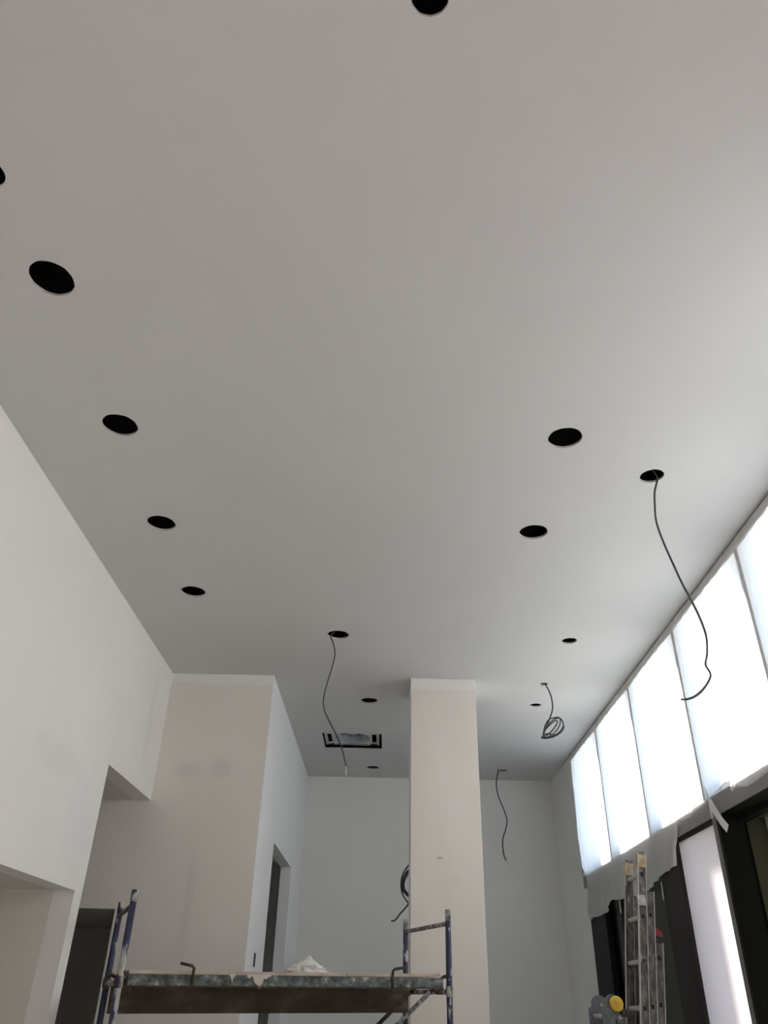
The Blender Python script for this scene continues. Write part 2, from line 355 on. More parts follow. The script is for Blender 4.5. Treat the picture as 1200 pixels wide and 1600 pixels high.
wall('wall_inner_room', 'darkroom', [(XO, -1.98, 9.33, 9.43, 0, ZC), (-2.05, -1.95, YF + .12, 9.33, 0, ZC)])
wall('ceiling_inner_room', 'darkroom', [(XO, -2.05, YF + .12, 9.33, ZD, ZD + .1), (-1.95, XB - .12, YF + .12, YB, 3.0, 3.1)])
CLX0, CLX1, CLY1 = 0.078 * H, 0.312 * H, YF + .57
col = struct(MB().box(CLX0, CLX1, YF, CLY1, 0, ZC).build('column', 'column', bevel=0.004))

# small scuffs on the column face, a flush socket box in the block's side wall
p = on_x(397, 1500, XB)
sb = empty('socket_box', p); tag(sb, 'small black flush socket box in the white wall beside the doorway', 'socket box')
t = MB(); t.box(XB - .002, XB + .003, p.y - .035, p.y + .035, p.z - .045, p.z + .045); t.build('box', 'hole', sb)
t = MB()
for (y0, y1, z0, z1) in ((-.042, -.035, -.052, .052), (.035, .042, -.052, .052), (-.035, .035, .045, .052), (-.035, .035, -.052, -.045)): t.box(XB, XB + .005, p.y + y0, p.y + y1, p.z + z0, p.z + z1)
t.build('rim', 'frame_grey', sb); settle(sb)

# ------------------------------------------------------------------ window wall
XW = 0.866 * H                       # inner face of the wall and of the glazing frames
ZT0, ZT1 = EYE + 0.430 * H, EYE + 0.478 * H    # transom
ZW1 = EYE + 0.976 * H
YW1 = 3.715 * H
YN = (3.715 - 0.5075 * 6) * H        # nearest mullion of the clerestory
MD = 0.20                            # depth of the clerestory mullions
wall('wall_right', 'back', [(XW, XW + .6, YW1 + .03, YB, 0, ZC), (XW, XW + .6, 3.66 * H, YW1 + .03, 0, ZT0), (XW + .02, XW + .3, Y0, YW1 + .03, ZW1 + .03, ZC), (XW, XW + .3, Y0, YN - .03, ZT1, ZW1 + .03)])
struct(MB().box(XW - .022, XW + .02, Y0, YW1, ZW1 - .004, ZC - .010).build('trim_1', 'batten'))
# joints in the batten
tb = bpy.data.objects['trim_1']
for yy in (1.62, 2.03, 2.36, 2.78, 3.15, 3.46):
    MB().box(XW - .0235, XW - .0225, yy * H, yy * H + .05, ZW1 + .004, ZW1 + .05).build('tape_patch', 'tape', tb)
struct(MB().box(XW, XW + .37, Y0, YW1, ZT0, ZT1).build('trim_2', 'transom'))
mull = [3.715 - 0.5075 * i for i in range(0, 7)]
for i in range(6):
    ya, yb = mull[i] * H, mull[i + 1] * H
    if yb < Y0: yb = Y0
    wn = struct(MB().box(XW + .001, XW + MD, yb - .03, yb + .03, ZT1, ZW1 + .03).build('window_%d' % (i + 1), 'mullion'))
    MB().box(XW + MD * .55, XW + MD * .55 + .008, yb + .03, ya - .03, ZT1 + .04, ZW1).build('pane', 'glass', wn)
    MB().box(XW + MD * .35, XW + MD * .75, yb + .03, ya - .03, ZT1, ZT1 + .04).build('bottom_rail', 'mullion', wn)
    if yb == Y0: break
struct(MB().box(XW + .001, XW + MD, YW1 - .03, YW1 + .03, ZT1, ZW1 + .03).build('trim_3', 'mullion'))
# lower glazing: frames, white infill panel, dark panes with closed shutter behind
def glz(name, y0, y1, x0, x1, mat, z0=0.0, z1=ZT0, parent=None):
    o = MB().box(x0, x1, y0 * H, y1 * H, z0, z1).build(name, mat, parent)
    return o if parent else struct(o)
w11 = glz('window_11', 3.41, 3.66, XW, XW + .12, 'frame_black')
glz('pane', 2.66, 3.41, XW + .05, XW + .058, 'dark_glass', .12, ZT0, w11)
glz('bottom_rail', 2.66, 3.41, XW, XW + .1, 'frame_black', 0, .12, w11)
glz('glazing_bar', 3.19, 3.22, XW + .01, XW + .09, 'frame_dark', .12, ZT0, w11)
w12 = glz('window_12', 2.485, 2.66, XW, XW + .36, 'frame_dark')
d1 = glz('door_1', 2.172, 2.485, XW + .03, XW + .034, 'papered', .02, ZT0 - .03)
glz('head_rail', 2.172, 2.485, XW + .012, XW + .10, 'frame_black', ZT0 - .03, ZT0, d1)
w13 = glz('window_13', 2.146, 2.172, XW, XW + .36, 'frame_grey')
XG = XW + .17
glz('post_side_shade', 2.132, 2.146, XW + .001, XG + .02, 'frame_black', 0, ZT0, w13)  # unlit side of the grey post, its shade put in as black
glz('pane', 0.9, 2.132, XG, XG + .008, 'dark_glass', .12, ZT0 - .04, w13)
glz('head_rail', 0.9, 2.132, XG - .03, XG + .03, 'frame_black', ZT0 - .04, ZT0, w13)
glz('head_soffit_shade', 0.9, 2.132, XW + .012, XG + .06, 'frame_black', ZT0 - .004, ZT0 - .0005, w13)  # black sheet standing in for the shade under the transom
glz('bottom_rail', 0.9, 2.132, XG - .03, XG + .03, 'frame_black', 0, .12, w13)
w14 = glz('window_14', 0.86, 0.9, XW, XW + .36, 'frame_grey')
glz('pane', Y0 / H, 0.86, XG, XG + .004, 'papered', .12, ZT0, w14)  # unseen bay, papered to add daylight low in the room
glz('bottom_rail', Y0 / H, 0.86, XG - .03, XG + .03, 'frame_black', 0, .12, w14)
for k, (ya, yb, mt_) in enumerate(((0.90, 2.146, 'shutter'), (2.49, 3.66, 'shutter_grey'))):      # drawn blinds outside the two dark bays
    bl = glz('trim_%d' % (4 + k), ya, yb, XW + .322, XW + .352, 'frame_dark', 0, .03)
    v_ = [(XW + .336 + .004 * math.sin(9 * y_), y_, z_) for y_ in [ya * H + (yb - ya) * H * i / 40 for i in range(41)] for z_ in (.02, ZT0 + .02)]
    MB().add(v_, [(2 * i, 2 * i + 1, 2 * i + 3, 2 * i + 2) for i in range(40)]).build('blind', mt_, bl)
struct(MB().box(-60, 60, -60, 60, -0.22, -0.12).build('ground', 'pavement'))
# ------------------------------------------------------------------ plastic sheeting over the clerestory
XFm = XW - .006
edge_px = [(925, 1437), (932, 1434), (940, 1431), (948, 1429), (952, 1420), (956, 1409), (962, 1406), (968, 1406), (985, 1403), (1009, 1396), (1022, 1386), (1033, 1376),
           (1043, 1362), (1053, 1357), (1062.5, 1352.5), (1062.3, 1320), (1058, 1305), (1059, 1285), (1080, 1276), (1081, 1265), (1092, 1258), (1104, 1250),
           (1113, 1243), (1122, 1233), (1134, 1222), (1144, 1220), (1150, 1224), (1158, 1229), (1170, 1229), (1184, 1220), (1200, 1208)]
edge = []
for u, v in edge_px:
    p = on_x(u, v, XFm); edge.append((p.y, p.z))
edge.append((3.8, 2.66)); edge.append((2.5, 2.70)); edge.append((1.0, 2.68))
edge = sorted(edge, reverse=True)
def lerp_tab(tab, x):
    if x >= tab[0][0]: return tab[0][1]
    for (a, fa), (b, fb) in zip(tab, tab[1:]):
        if x >= b: return fb + (fa - fb) * ((x - b) / (a - b) if a > b else 0)
    return tab[-1][1]
far_tab = [(ZW1, 3.722 * H), (EYE + .633 * H, 3.90 * H), (EYE + .542 * H, 3.765 * H), (EYE + .48 * H, 3.64 * H), (EYE + .407 * H, 3.62 * H), (EYE + .317 * H, 3.66 * H), (EYE + .30 * H, 3.63 * H)]
fz, ys = [], []
y = 3.722 * H
while y > YN - .12: ys.append(y); y -= 0.035
rows = 46
def sheet_x(y, z, zb):
    # pulled tight over the mullions, slack between them, loose below the transom
    ph = (y / H - 3.715) / 0.5075
    s = abs(math.sin(math.pi * ph))
    slack = 0.010 * s + 0.006 * s * (math.sin(23 * y + 2.1 * z) + math.sin(41 * y - 3.3 * z + 1)) * 0.5
    if z < ZT0:
        d = (ZT0 - z)
        slack = 0.010 + 0.055 * d * (1 + math.sin(13 * y + 5 * z)) + 0.035 * d * math.sin(31 * y - 11 * z + 1.3 * math.sin(7 * y)) + 0.02 * d * math.sin(53 * y + 17 * z)
    elif z < ZT1: slack = 0.008
    return XFm - max(slack, 0.0)
verts = []; faces = []
for i, y in enumerate(ys):
    zb = lerp_tab(edge, y)
    for j in range(rows + 1):
        z = zb + (ZW1 - zb) * j / rows
        yy = y
        if y > 3.3 * H: yy = 3.3 * H + (y - 3.3 * H) / (0.422 * H) * (lerp_tab(far_tab, z) - 3.3 * H)
        verts.append((sheet_x(y, z, zb), yy, z))
for i in range(len(ys) - 1):
    for j in range(rows): faces.append((i * (rows + 1) + j, (i + 1) * (rows + 1) + j, (i + 1) * (rows + 1) + j + 1, i * (rows + 1) + j + 1))
fm = MB(); fm.add(verts, faces); fm.smooth = True
film = fm.build('plastic_sheet', 'film')
tag(film, 'translucent white plastic dust sheet taped over the row of high windows', 'plastic sheet')

# strips of masking tape left on the frames
def strip(name, pts, wdt, label, x=XW - .02, nrm=(0, 1, 0), thick=.0015, mat='film'):
    b = MB()
    for a, c in zip(pts, pts[1:]): b.beam(a, c, nrm, wdt, thick)
    o = b.build(name, mat); return tag(o, label, 'tape', 'tape scraps on the window frames')
def onw(u, v, dx=.03): return on_x(u, v, XW - dx)
strip('tape_strip', [onw(1101, 1232, .016), onw(1107, 1246, .018), onw(1110, 1262, .02), onw(1113, 1279, .02)], .03, 'crumpled tape strip on the corner of the post beneath the window sill beam')
strip('tape_strip', [onw(1109, 1253, .018), onw(1120, 1272, .05), onw(1128, 1284, .07), onw(1137, 1295, .085)], .05, 'grey tape tail hanging loose off the post in front of its shaded black side')
strip('tape_strip', [onw(1141.5, 1208, .016), onw(1142.5, 1217, .016), onw(1144, 1236, .014)], .045, 'pale tape strip stuck upright across the beam and plastic sheet')
strip('tape_strip', [onw(1033, 1378, .04), onw(1035, 1392, .045), onw(1037, 1406, .04)], .022, 'thin tape tail hanging below the sheet beside the extension ladder')
strip('tape_strip', [onw(968, 1407, .04), onw(969, 1418, .045), onw(970.5, 1427, .04)], .03, 'short tape scrap hanging under the sheet behind the extension ladder')

# ------------------------------------------------------------------ hanging cables
def cable(path, y, label, r=.0055, dy=None, wire=0, group='cables hanging from the ceiling', start=None):
    pts = [on_y(u, v, y + (dy[i] if dy else 0)) for i, (u, v) in enumerate(path)]
    if start is not None: pts = [Vector((start.x, start.y, ZC + .12))] + [Vector((start.x * .4 + pts[0].x * .6, start.y * .4 + pts[0].y * .6, ZC + .03))] + pts
    sp = spline(pts)
    e = empty('hanging_cable', pts[0]); tag(e, label, 'cable', group)
    cut = int(len(sp) * (1 - wire)) if wire else len(sp)
    MB().tube(sp[:cut], r, 8).build('sheath', 'cable', e)
    if wire:
        for k in (-1, 0, 1):
            q = [p + Vector((.010 * k * t, .004 * k, 0)) for t, p in [((j) / max(1, len(sp) - cut), sp[cut - 1 + j]) for j in range(len(sp) - cut + 1)]]
            if len(q) > 1: MB().tube(q, .0018, 6).build('wire', 'wire', e)
    settle(e); return e
h5, r3, r5, r7 = hole_c[4], hole_c[9], hole_c[11], hole_c[13]
cable([(517, 995), (521, 1006), (523.5, 1022), (519, 1043), (511, 1068), (505.5, 1092), (506.5, 1108), (513, 1124), (524, 1146), (532, 1164), (538, 1184), (541, 1204), (539.5, 1212)], h5.y,
      'thin grey cable dangling in front of the ceiling cassette, with bare ends', r=.0055, wire=.09, start=h5)
cable([(1027, 748), (1023, 768), (1023, 785), (1025.5, 815), (1037, 848), (1053, 884), (1066, 912), (1078, 934), (1092, 962), (1103, 992), (1105, 1020), (1102.5, 1038),
       (1109, 1050), (1110, 1058), (1104, 1070), (1095, 1081), (1084, 1089), (1073, 1092.5), (1064, 1093)], r3.y,
      'long grey cable hanging beside the high windows, curling at its end', r=.0058, start=r3)
cable([(777, 1213), (775.5, 1226), (779, 1245), (786, 1262), (792, 1281), (790, 1296), (785.5, 1313), (787, 1334), (791, 1345), (797, 1352)], r7.y - .1,
      'short dark cable hanging before the far wall, right of the column', r=.0075, wire=.08, start=r7)
# cable with a coil
e = empty('hanging_cable', r5); tag(e, 'grey cable ending in a loose coil, hanging from a small ceiling hole', 'cable', 'cables hanging from the ceiling')
pts = [Vector((r5.x, r5.y, ZC + .1))] + [on_y(u, v, r5.y) for u, v in ((853, 1070), (858, 1080), (862, 1092), (863.5, 1104), (862, 1114), (857, 1128), (852, 1140), (848, 1152))]
MB().tube(spline(pts), .0068, 8).build('sheath', 'cable', e)
def px_loop(pl, y, amp, k):
    n = len(pl); q = [on_y(u, v, y + amp * math.sin(2 * math.pi * i / n + k)) for i, (u, v) in enumerate(pl)]
    return q + [q[0]]
coil = [
    [(848, 1152), (851, 1136), (857, 1125), (868, 1121), (875, 1123), (874, 1134), (866, 1145), (855, 1152)],
    [(847, 1153), (853, 1138), (863, 1126), (874, 1122), (880, 1130), (879, 1140), (871, 1148), (857, 1153)],
    [(848, 1152), (852, 1141), (861, 1131), (869, 1126), (871, 1129), (865, 1139), (857, 1147)],
    [(846, 1153), (852, 1147), (860, 1147), (868, 1148), (876, 1142), (881, 1134), (879, 1142), (868, 1150), (858, 1153)],
    [(846, 1153), (850, 1148), (857, 1146.5), (864, 1148.5), (860, 1152), (852, 1154)]]
for k, pl in enumerate(coil):
    MB().tube(spline(px_loop(pl, r5.y + .02 * (k - 2), .05, k), 6), .0062, 8).build('coil_loop', 'cable', e)
settle(e)
# coil on the side of the column
e = empty('coiled_cable', (CLX0 + .02, CLY1, EYE + .36 * H)); tag(e, 'black cable coil hung on the hidden rear face of the column', 'cable')
yk = CLY1 + .05
loops_c = [
    [(641, 1349), (634, 1358), (628, 1370), (626.5, 1384), (629, 1397), (635, 1407), (643, 1413), (655, 1405), (660, 1385), (656, 1362), (648, 1350)],
    [(641, 1358), (634, 1364), (628, 1376), (628, 1388), (632, 1395), (640, 1401), (650, 1396), (655, 1380), (651, 1365)],
    [(642, 1360), (633, 1368), (629.5, 1380), (630.5, 1390), (636, 1398), (643, 1400), (650, 1392), (653, 1378), (649, 1364)],
    [(643, 1362), (635, 1370), (631, 1381), (633, 1391), (640, 1397), (648, 1392), (651, 1378), (648, 1366)]]
for k, pl in enumerate(loops_c):
    q = [on_y(u, v, yk + .018 * k + .02 * math.sin(i * 1.7 + k)) for i, (u, v) in enumerate(pl)]
    MB().tube(spline(q + [q[0]], 6), .0068, 8).build('coil_loop', 'cable', e)
q = [on_y(u, v, yk) for u, v in ((639, 1411), (634, 1418), (625, 1428), (620, 1435), (616, 1438.5), (611, 1439))]
c0 = on_y(646, 1352, yk); MB().tube([Vector((c0.x, CLY1 - .01, c0.z + .03)), Vector((c0.x, yk - .01, c0.z + .03)), c0], .0068, 8).build('cable_stub', 'cable', e)
MB().tube(spline(q), .0068, 8).build('cable_tail', 'cable', e)
settle(e)

# ------------------------------------------------------------------ ceiling cassette
ccx, ccy = (CX0 + CX1) / 2 - .008, (CY0 + CY1) / 2 - .012
hw, hd = (CX1 - CX0) / 2 - .022, (CY1 - CY0) / 2 - .030
zc = ZC + .035
e = empty('ceiling_cassette', (ccx, ccy, zc)); tag(e, 'open white air conditioning cassette with round fan in a square ceiling hole', 'air conditioner')
rf = .215; circ = [(ccx + rf * math.cos(2 * math.pi * i / 48), ccy + rf * math.sin(2 * math.pi * i / 48)) for i in range(48)]
slots = [sub_rect(ccx - hw + .035, ccx - hw + .085, ccy - .16, ccy + .16, 3), sub_rect(ccx + hw - .085, ccx + hw - .035, ccy - .16, ccy + .16, 3),
         sub_rect(ccx - .2, ccx + .2, ccy - hd + .022, ccy - hd + .05, 3), sub_rect(ccx - .2, ccx + .2, ccy + hd - .05, ccy + hd - .022, 3)]
ol = sub_rect(ccx - hw, ccx + hw, ccy - hd, ccy + hd, 4)
pv = []; pe = []
for lp in [ol, circ] + slots:
    b = len(pv); pv += [Vector(p) for p in lp]; pe += [(b + i, b + (i + 1) % len(lp)) for i in range(len(lp))]
ov2, _, of2, _, _, _ = delaunay_2d_cdt(pv, pe, [], 0, 1e-6)
fs = []
for f in of2:
    c = sum((ov2[i] for i in f), Vector((0, 0))) / len(f)
    if inside(c, ol) and not any(inside(c, lp) for lp in [circ] + slots): fs.append(tuple(f))
t = MB(); t.add([(p.x, p.y, zc) for p in ov2], fs)
for lp, dz in [(ol, .20), (circ, .07)]:
    n = len(lp); t.add([(x, y, zc) for x, y in lp] + [(x, y, zc + dz) for x, y in lp], [(i, (i + 1) % n, (i + 1) % n + n, i + n) for i in range(n)])
t.build('base_pan', 'foam', e)
for lp in slots:
    n = len(lp); t = MB(); t.add([(x, y, zc + .0005) for x, y in lp] + [(x, y, zc + .09) for x, y in lp], [(i, (i + 1) % n, (i + 1) % n + n, i + n) for i in range(n)] + [tuple(range(n, 2 * n))]); t.build('air_slot', 'frame_dark', e)
def lathe(b, prof, cx, cy, n=32):
    vs_ = [(cx + r * math.cos(2 * math.pi * k / n), cy + r * math.sin(2 * math.pi * k / n), z) for r, z in prof for k in range(n)]
    b.add(vs_, [(i * n + k, i * n + (k + 1) % n, (i + 1) * n + (k + 1) % n, (i + 1) * n + k) for i in range(len(prof) - 1) for k in range(n)]); b.smooth = True
t = MB(); lathe(t, [(.214, zc + .002), (.205, zc + .03), (.17, zc + .06), (.165, zc + .12)], ccx, ccy); t.build('bell_mouth', 'fan', e)
t = MB(); lathe(t, [(.001, zc + .05), (.06, zc + .055), (.10, zc + .085), (.16, zc + .12)], ccx, ccy); t.build('fan_hub', 'fan', e)
for k in range(8):
    a = 2 * math.pi * k / 8; t = MB()
    c0 = Vector((ccx + .10 * math.cos(a), ccy + .10 * math.sin(a), zc + .08)); c1 = Vector((ccx + .16 * math.cos(a + .35), ccy + .16 * math.sin(a + .35), zc + .08))
    t.beam(c0, c1, (0, 0, 1), .05, .003); t.build('fan_blade', 'fan', e)
for sx in (-1, 1):
    for sy in (-1, 1):
        x0, y0 = ccx + sx * (hw - .1), ccy + sy * (hd - .06)
        t = MB(); t.beam((x0, y0, zc - .004), (x0 + sx * .07, y0 - sy * .0 + sy * .035, zc - .004), (0, 0, 1), .012, .03); t.build('corner_bracket', 'frame_dark', e)
settle(e)

# ------------------------------------------------------------------ scaffold
LN, LF_, RN, RF_ = Vector((-1.535, 5.22, 0)), Vector((-1.845, 6.0, 0)), Vector((.432, 6.0, 0)), Vector((.16, 6.83, 0))
ax = (RN - LN).normalized(); bx = (LF_ - LN).normalized()
ZTOP = EYE + .545
RT = .020
tower = empty('scaffold_tower', (LN + RF_) / 2)
tag(tower, 'paint-flecked blue scaffold with a teal steel platform, standing before the column', 'scaffold')
tower_parts = []
def part(mb, name, mat, parent=None):
    o = mb.build(name, mat); tower_parts.append((o, parent)); return o
for a, b, tips, mats in ((LN, LF_, 'blue', ('blue_left', 'blue')), (RN, RF_, 'grey_tube', ('blue', 'blue'))):
    for p, mt_ in ((a, mats[0]), (b, mats[1])):
        post = part(MB().tube([Vector((p.x, p.y, z)) for z in (.10, .6, 1.2, 1.6, ZTOP - .07)], RT, 14), 'post', mt_)
        part(MB().tube([Vector((p.x, p.y, z)) for z in (ZTOP - .07, ZTOP - .001, ZTOP)], [RT * .98, RT * .98, RT * .6], 14), 'spigot', tips, post)
        part(MB().tube([Vector((p.x, p.y, z)) for z in (0, .012, .0121, .10)], [.055, .055, .018, .018], 12), 'foot', 'rust', post)
        part(MB().tube([Vector((p.x, p.y, EYE + z)) for z in (.03, .09)], RT * 1.18, 12), 'collar', 'blue_worn', post)
    for z in (.3, .8, 1.25, ZTOP - .085):
        part(MB().tube([Vector((a.x, a.y, z)), Vector((b.x, b.y, z))], .0145, 10), 'rung', 'grey_tube')
    part(MB().tube([Vector((a.x, a.y, EYE + .06)), Vector((b.x, b.y, EYE + .06))], .0165, 10), 'rung', 'blue_worn')
# platform
zl, zr = EYE + .101, EYE + .138               # top of the steel side rail at its ends
def pl(s, t, z=0.0):
    """point on the platform: s metres along from the left near post, t metres towards the far posts, z above the rail top"""
    return LN + ax * s + bx * t + Vector((0, 0, zl + (zr - zl) * s / 2.114 + z))
S0, S1, T0, T1 = .045, 2.06, -.005, .80
RH = .056
part(MB().beam(pl(S0, T0, -RH / 2), pl(S1, T0, -RH / 2), (0, 0, 1), RH, .035), 'side_rail', 'rail')
part(MB().beam(pl(S0, T1, -RH / 2), pl(S1, T1, -RH / 2), (0, 0, 1), RH, .035), 'side_rail', 'rail')
for s in (S0 + .02, .7, 1.35, S1 - .02): part(MB().beam(pl(s, T0, -.035), pl(s, T1 - .07, -.035), (0, 0, 1), .03, .04), 'cross_member', 'rust')
part(MB().beam(pl(S0, T0 - .012, -RH - .003), pl(S1, T0 - .012, -RH - .003), (0, 0, 1), .008, .03), 'rail_flange', 'rust')
for (s0, s1) in ((S0, 1.385), (1.39, S1 - .02)):
    for k in range(4):
        t0 = T0 - .015 + k * .205
        part(MB().beam(pl(s0, t0 + .1, .011), pl(s1, t0 + .1, .011 + (.004 if s0 > 1 else 0)), (0, 0, 1), .018, .2), 'deck_board', 'deck_wood')
for (s, t) in ((S1 + .015, T0), (S1 + .015, T1), (S0 - .02, T0), (S0 - .02, T1)):
    c = pl(s, t, -.02); d = ax if s > 1 else -ax
    hk = [c - d * .04, c + d * .005 + Vector((0, 0, .028)), c + d * .03 + Vector((0, 0, .02)), c + d * .045 + Vector((0, 0, -.01)), c + d * .04 + Vector((0, 0, -.05))]
    part(MB().tube(spline(hk, 4), .011, 8), 'hook', 'rust')
    part(MB().beam(c - d * .03 + Vector((0, 0, -.03)), c - d * .03 + Vector((0, 0, -.075)), (1, 0, 0), .03, .03), 'bracket', 'rust')
def pinrod(u, side):
    p = on_y(u, 1530, LN.y + (RN.y - LN.y) * ((u - 200) / 497.0) - .03)
    c = Vector((p.x, p.y, 0)); s = (c - LN).dot(ax)
    b0 = pl(s, T0 - .026, -.055); b1 = pl(s, T0 - .026, .045); b2 = b1 + ax * (.085 * side) + Vector((0, 0, .012))
    part(MB().tube([b0, b0.lerp(b1, .5), b1 - Vector((0, 0, .012)), b1 + ax * .012 * side, b2], .0085, 8), 'locking_pin', 'rust')
pinrod(301, -1); pinrod(612, 1)
# plaster drips on the rail
def drip(u, wd, hh):
    c = on_y(u, 1525, LN.y + (RN.y - LN.y) * ((u - 200) / 497.0)); s = (Vector((c.x, c.y, 0)) - LN).dot(ax)
    rr = random.Random(u); n = 15; ph = rr.uniform(0, 6)
    low = [-hh * (0.12 + 0.75 * math.exp(-((i / (n - 1) - .52) / .17) ** 2) + 0.13 * math.sin(i * 1.9 + ph)) for i in range(n)]
    pts = [pl(s + wd * (i / (n - 1) - .5), T0 - .0195, .006) for i in range(n)] + [pl(s + wd * (.5 - i / (n - 1)), T0 - .0195, min(low[n - 1 - i], -.002)) for i in range(n)]
    k = len(pts); off = -bx * .005
    part(MB().add(pts + [q + off for q in pts], [tuple(range(k)), tuple(range(2 * k - 1, k - 1, -1))] + [(i, (i + 1) % k, (i + 1) % k + k, i + k) for i in range(k)]), 'plaster_drip', 'caked')
drip(402, .15, .075); drip(361, .035, .045)
# grimy board on edge along the far posts
a0 = on_y(173, 1545, 5.93); a1 = on_y(637, 1547, 6.74)
e = MB(); q0 = Vector((a0.x, a0.y, 0)); q1 = Vector((a1.x, a1.y, 0))
e.beam(Vector((a0.x, a0.y, EYE - .024)), Vector((a1.x, a1.y, EYE + .013)), (0, 0, 1), .166, .027)
tag(e.build('scaffold_board', 'dark_board'), 'grimy brown board set on edge under the scaffold platform', 'board')
# diagonal braces under the right end
for (u0, v0, u1, v1, yy) in ((647, 1545, 560, 1632, 6.62), (676, 1546, 592, 1629, 6.25)):
    p0, p1 = on_y(u0, v0, yy), on_y(u1, v1, yy - .15)
    d = (p1 - p0) / (p1.z - p0.z); p1 = p0 + d * (.35 - p0.z)
    A_, B_ = (LF_, RF_) if u0 < 660 else (LN, RN)                 # its foot is clamped to the ledger between these two posts
    p1.y = A_.y + (B_.y - A_.y) * (p1.x - A_.x) / (B_.x - A_.x)
    part(MB().tube([Vector((A_.x, A_.y, .35)), Vector((B_.x, B_.y, .35))], .0165, 10), 'ledger', 'blue_worn')
    br = part(MB().tube([p0, p0.lerp(p1, .5), p1], .0135, 10), 'diagonal_brace', 'grey_tube' if u0 > 660 else 'rust')
    part(MB().tube([p0 + Vector((.0, -.03, .01)), p0 + Vector((0, .03, .01))], .024, 12), 'clamp', 'rust', br)
mi = Matrix.Translation(tower.location).inverted()
for o, par in tower_parts:
    if par is None: o.parent = tower; o.matrix_parent_inverse = mi
    else: o.parent = par
# crumpled rag
c = pl(1.14, .10, .022)
bm = bmesh.new(); bmesh.ops.create_icosphere(bm, subdivisions=5, radius=1.0)
from mathutils import noise as mn
for v in bm.verts:
    d = v.co.copy(); q = d * 2.1
    ridge = 1 - abs(mn.noise(q + Vector((3, 1, 7)))) * 2.2
    rr = .78 + .32 * ridge * .6 + .22 * mn.noise(q * 1.7) + .10 * (1 - abs(mn.noise(q * 3.5)) * 2)
    x, y, z = d.x * .150 * rr, d.y * .10 * rr, max(d.z, -.12) * .088 * rr
    peak = math.exp(-((x - .02) / .06) ** 2) * .5 + .5
    if z > 0: z *= peak * 1.05
    v.co = (x, y, max(z, -.003))
me = bpy.data.meshes.new('rag'); bm.to_mesh(me); bm.free()
for p in me.polygons: p.use_smooth = True
me.materials.append(M['rag']); rag = bpy.data.objects.new('crumpled_rag', me); C.objects.link(rag)
rag.location = c; rag.rotation_euler = (0, 0, math.atan2(ax.y, ax.x))
tag(rag, 'crumpled white rag lying on the scaffold platform', 'rag')

# ------------------------------------------------------------------ extension ladder against the window frames
XT = XW - .235                                 # axis of the front section at its top
pn = on_x(1001.5, 1331, XT); pf = on_x(982.5, 1345, XT)
yn, yf = pn.y, pf.y
tilt = 0.135                                   # metres of lean per metre of height
def lad(sec, z, y, top=pn.z):
    """axis of a stile of section sec (0 = front, highest) at height z"""
    return Vector((XT + .063 * sec - tilt * (top - z), y, z))
e = empty('extension_ladder', (XT - tilt * pn.z, yn, 0))
tag(e, 'triple aluminium extension ladder splattered with paint, leaning under the plastic sheet', 'ladder')
RS = .295
z_first = on_x(1003, 1368, XT).z
tops = [(pn.z, pf.z), (on_x(1017, 1396, XT + .066).z,) * 2, (on_x(1030, 1478, XT + .132).z,) * 2]
for sec in range(3):
    dy = .018 * sec
    for kk, (y, sgn) in enumerate(((yn + dy, -1), (yf - dy, 1))):
        zt = tops[sec][kk]
        st = MB().beam(lad(sec, 0.0, y), lad(sec, zt, y), (1, 0, 0), .060, .026).build('stile', 'alu', e)
        for s2 in (-1, 1):
            MB().beam(lad(sec, 0.0, y) + Vector((s2 * .030, sgn * .006, 0)), lad(sec, zt, y) + Vector((s2 * .030, sgn * .006, 0)), (1, 0, 0), .005, .034).build('stile_lip', 'alu_edge', e)
        if sec == 0:
            MB().beam(lad(0, zt - .115, y), lad(0, zt - .02, y), (1, 0, 0), .068, .040).build('tape_wrap', 'card', e)
        MB().beam(lad(sec, 0.0, y), lad(sec, .05, y), (1, 0, 0), .07, .036).build('foot', 'dark_plastic', e)
    z = z_first + .012 * sec
    while z > .2:
        if z < min(tops[sec]) - .05:
            MB().tube([lad(sec, z, yn + dy), lad(sec, z, yf - dy)], .0175, 10).build('rung', 'rung', e)
            for y, sgn in ((yn + dy, -1), (yf - dy, 1)):
                c = lad(sec, z, y) + Vector((0, sgn * .0135, 0))
                MB().box(c.x - .011, c.x + .011, c.y - .002, c.y + .002, c.z - .014, c.z + .014).build('rung_end', 'hole', e)
        z -= RS
# guide brackets
c = lad(0, on_x(1000, 1411, XT).z, yn) + Vector((0, -.022, 0))
MB().box(c.x - .042, c.x + .018, c.y - .01, c.y + .012, c.z - .04, c.z + .03).build('guide_bracket', 'rung', e)
c = lad(0, on_x(1003, 1508, XT).z, yn) + Vector((.03, -.022, 0))
MB().add([(c.x - .035, c.y, c.z), (c.x + .045, c.y, c.z + .06), (c.x + .065, c.y, c.z + .03), (c.x + .02, c.y, c.z - .06),
          (c.x - .035, c.y + .01, c.z), (c.x + .045, c.y + .01, c.z + .06), (c.x + .065, c.y + .01, c.z + .03), (c.x + .02, c.y + .01, c.z - .06)],
         [(0, 1, 2, 3), (4, 5, 6, 7), (0, 1, 5, 4), (1, 2, 6, 5), (2, 3, 7, 6), (3, 0, 4, 7)]).build('guide_bracket', 'alu', e)
c = lad(2, on_x(1028, 1462, XT + .132).z, yn + .036)
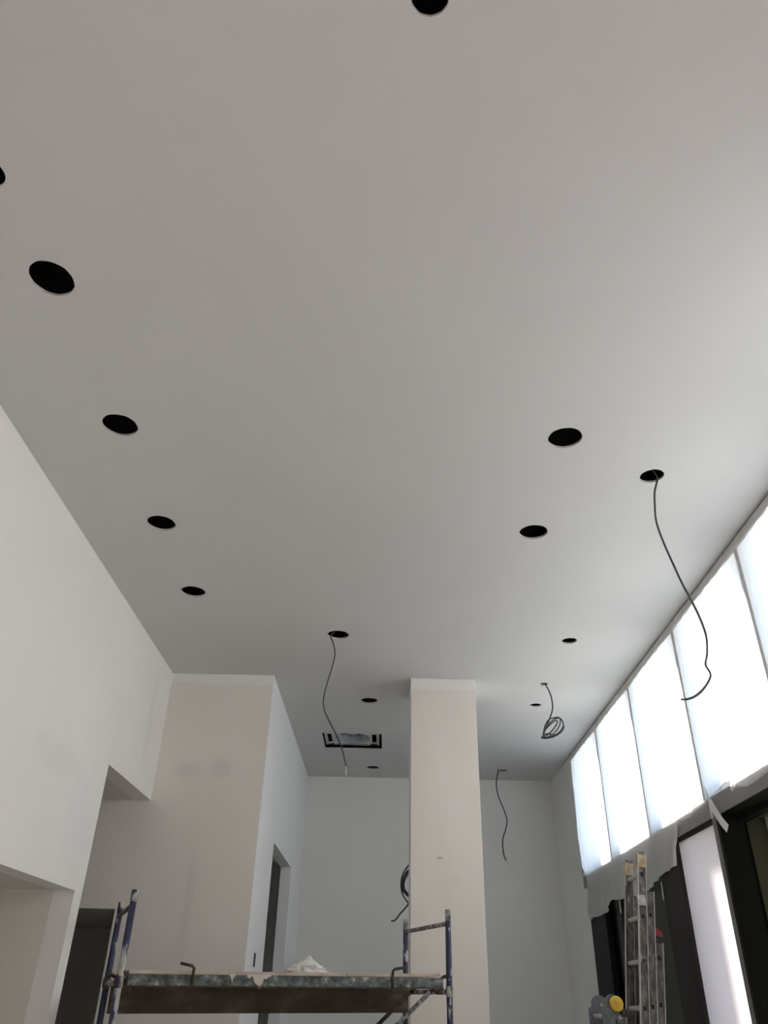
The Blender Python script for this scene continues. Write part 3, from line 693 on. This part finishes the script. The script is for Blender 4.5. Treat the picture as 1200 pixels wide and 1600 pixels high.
MB().add([(c.x - .03, c.y - .01, c.z + .05), (c.x + .03, c.y - .01, c.z + .005), (c.x + .03, c.y - .01, c.z - .03), (c.x - .0, c.y - .01, c.z - .02), (c.x - .035, c.y - .01, c.z - .01),
          (c.x - .03, c.y + .01, c.z + .05), (c.x + .03, c.y + .01, c.z + .005), (c.x + .03, c.y + .01, c.z - .03), (c.x - .0, c.y + .01, c.z - .02), (c.x - .035, c.y + .01, c.z - .01)],
         [(0, 1, 2, 3, 4), (9, 8, 7, 6, 5)] + [(i, (i + 1) % 5, (i + 1) % 5 + 5, i + 5) for i in range(5)]).build('red_catch', 'red', e)
settle(e)

# ------------------------------------------------------------------ folding ladder with hinge knob, its top just in view
e = empty('folding_ladder', (1.45, 6.3, 0)); tag(e, 'folded blue-grey hinge ladder with a round yellow knob, beside the extension ladder', 'ladder')
def hinge(u, v, y, knob):
    c = on_y(u, v, y)                            # centre of the hinge disc
    R = .052
    for k, off in enumerate((-.012, .012)):
        arc = [(c.x + R * math.cos(a), c.z + R * math.sin(a)) for a in [math.pi * i / 16 for i in range(17)]]
        if k == 0: poly = arc + [(c.x - R - .004, c.z - .015), (c.x - R - .03, c.z - .03), (c.x - R - .03, c.z - .24), (c.x + .004, c.z - .24), (c.x + .004, c.z - .05), (c.x + R, c.z - .02)]
        else: poly = arc + [(c.x - R, c.z - .02), (c.x + .018, c.z - .06), (c.x + .018, c.z - .24), (c.x + R + .026, c.z - .24), (c.x + R + .026, c.z - .03)]
        MB().prism(poly, 'Y', c.y + off - .006, c.y + off + .006).build('hinge_plate', 'hinge', e, bevel=.002)
    for sx in (-1, 1):
        MB().box(c.x + sx * .044 - .026, c.x + sx * .044 + .026, c.y - .014, c.y + .014, .02, c.z - .12).build('stile', 'hinge', e)
        MB().box(c.x + sx * .044 - .03, c.x + sx * .044 + .03, c.y - .018, c.y + .018, 0, .05).build('foot', 'dark_plastic', e)
    n = 24
    if knob:
        t = MB(); t.tube([Vector((c.x + .018, c.y - y_, c.z - .002)) for y_ in (.018, .03, .045, .05)], [.046, .046, .043, .034], n); t.build('release_knob', 'yellow', e)
        t = MB(); t.tube([Vector((c.x + .008, c.y - y_, c.z + .004)) for y_ in (.045, .053)], [.012, .010], 12); t.build('knob_button', 'card', e)
        MB().box(c.x + .05, c.x + .088, c.y - .03, c.y + .012, c.z - .075, c.z - .03).build('latch', 'dark_plastic', e)
    else:
        t = MB(); t.tube([Vector((c.x + .012, c.y - y_, c.z - .006)) for y_ in (.016, .026)], [.012, .010], 12); t.build('bolt', 'card', e)
    return c
ca = hinge(957, 1568, 6.1, True); cb = hinge(936, 1568.5, 6.42, False)
for k in range(5):
    z = ca.z - .075 - .28 * k
    for sx in (-1, 1):
        MB().tube([Vector((ca.x + sx * .044, ca.y, z)), Vector((cb.x + sx * .044, cb.y, z))], .014, 10).build('rung', 'rung', e)
settle(e)
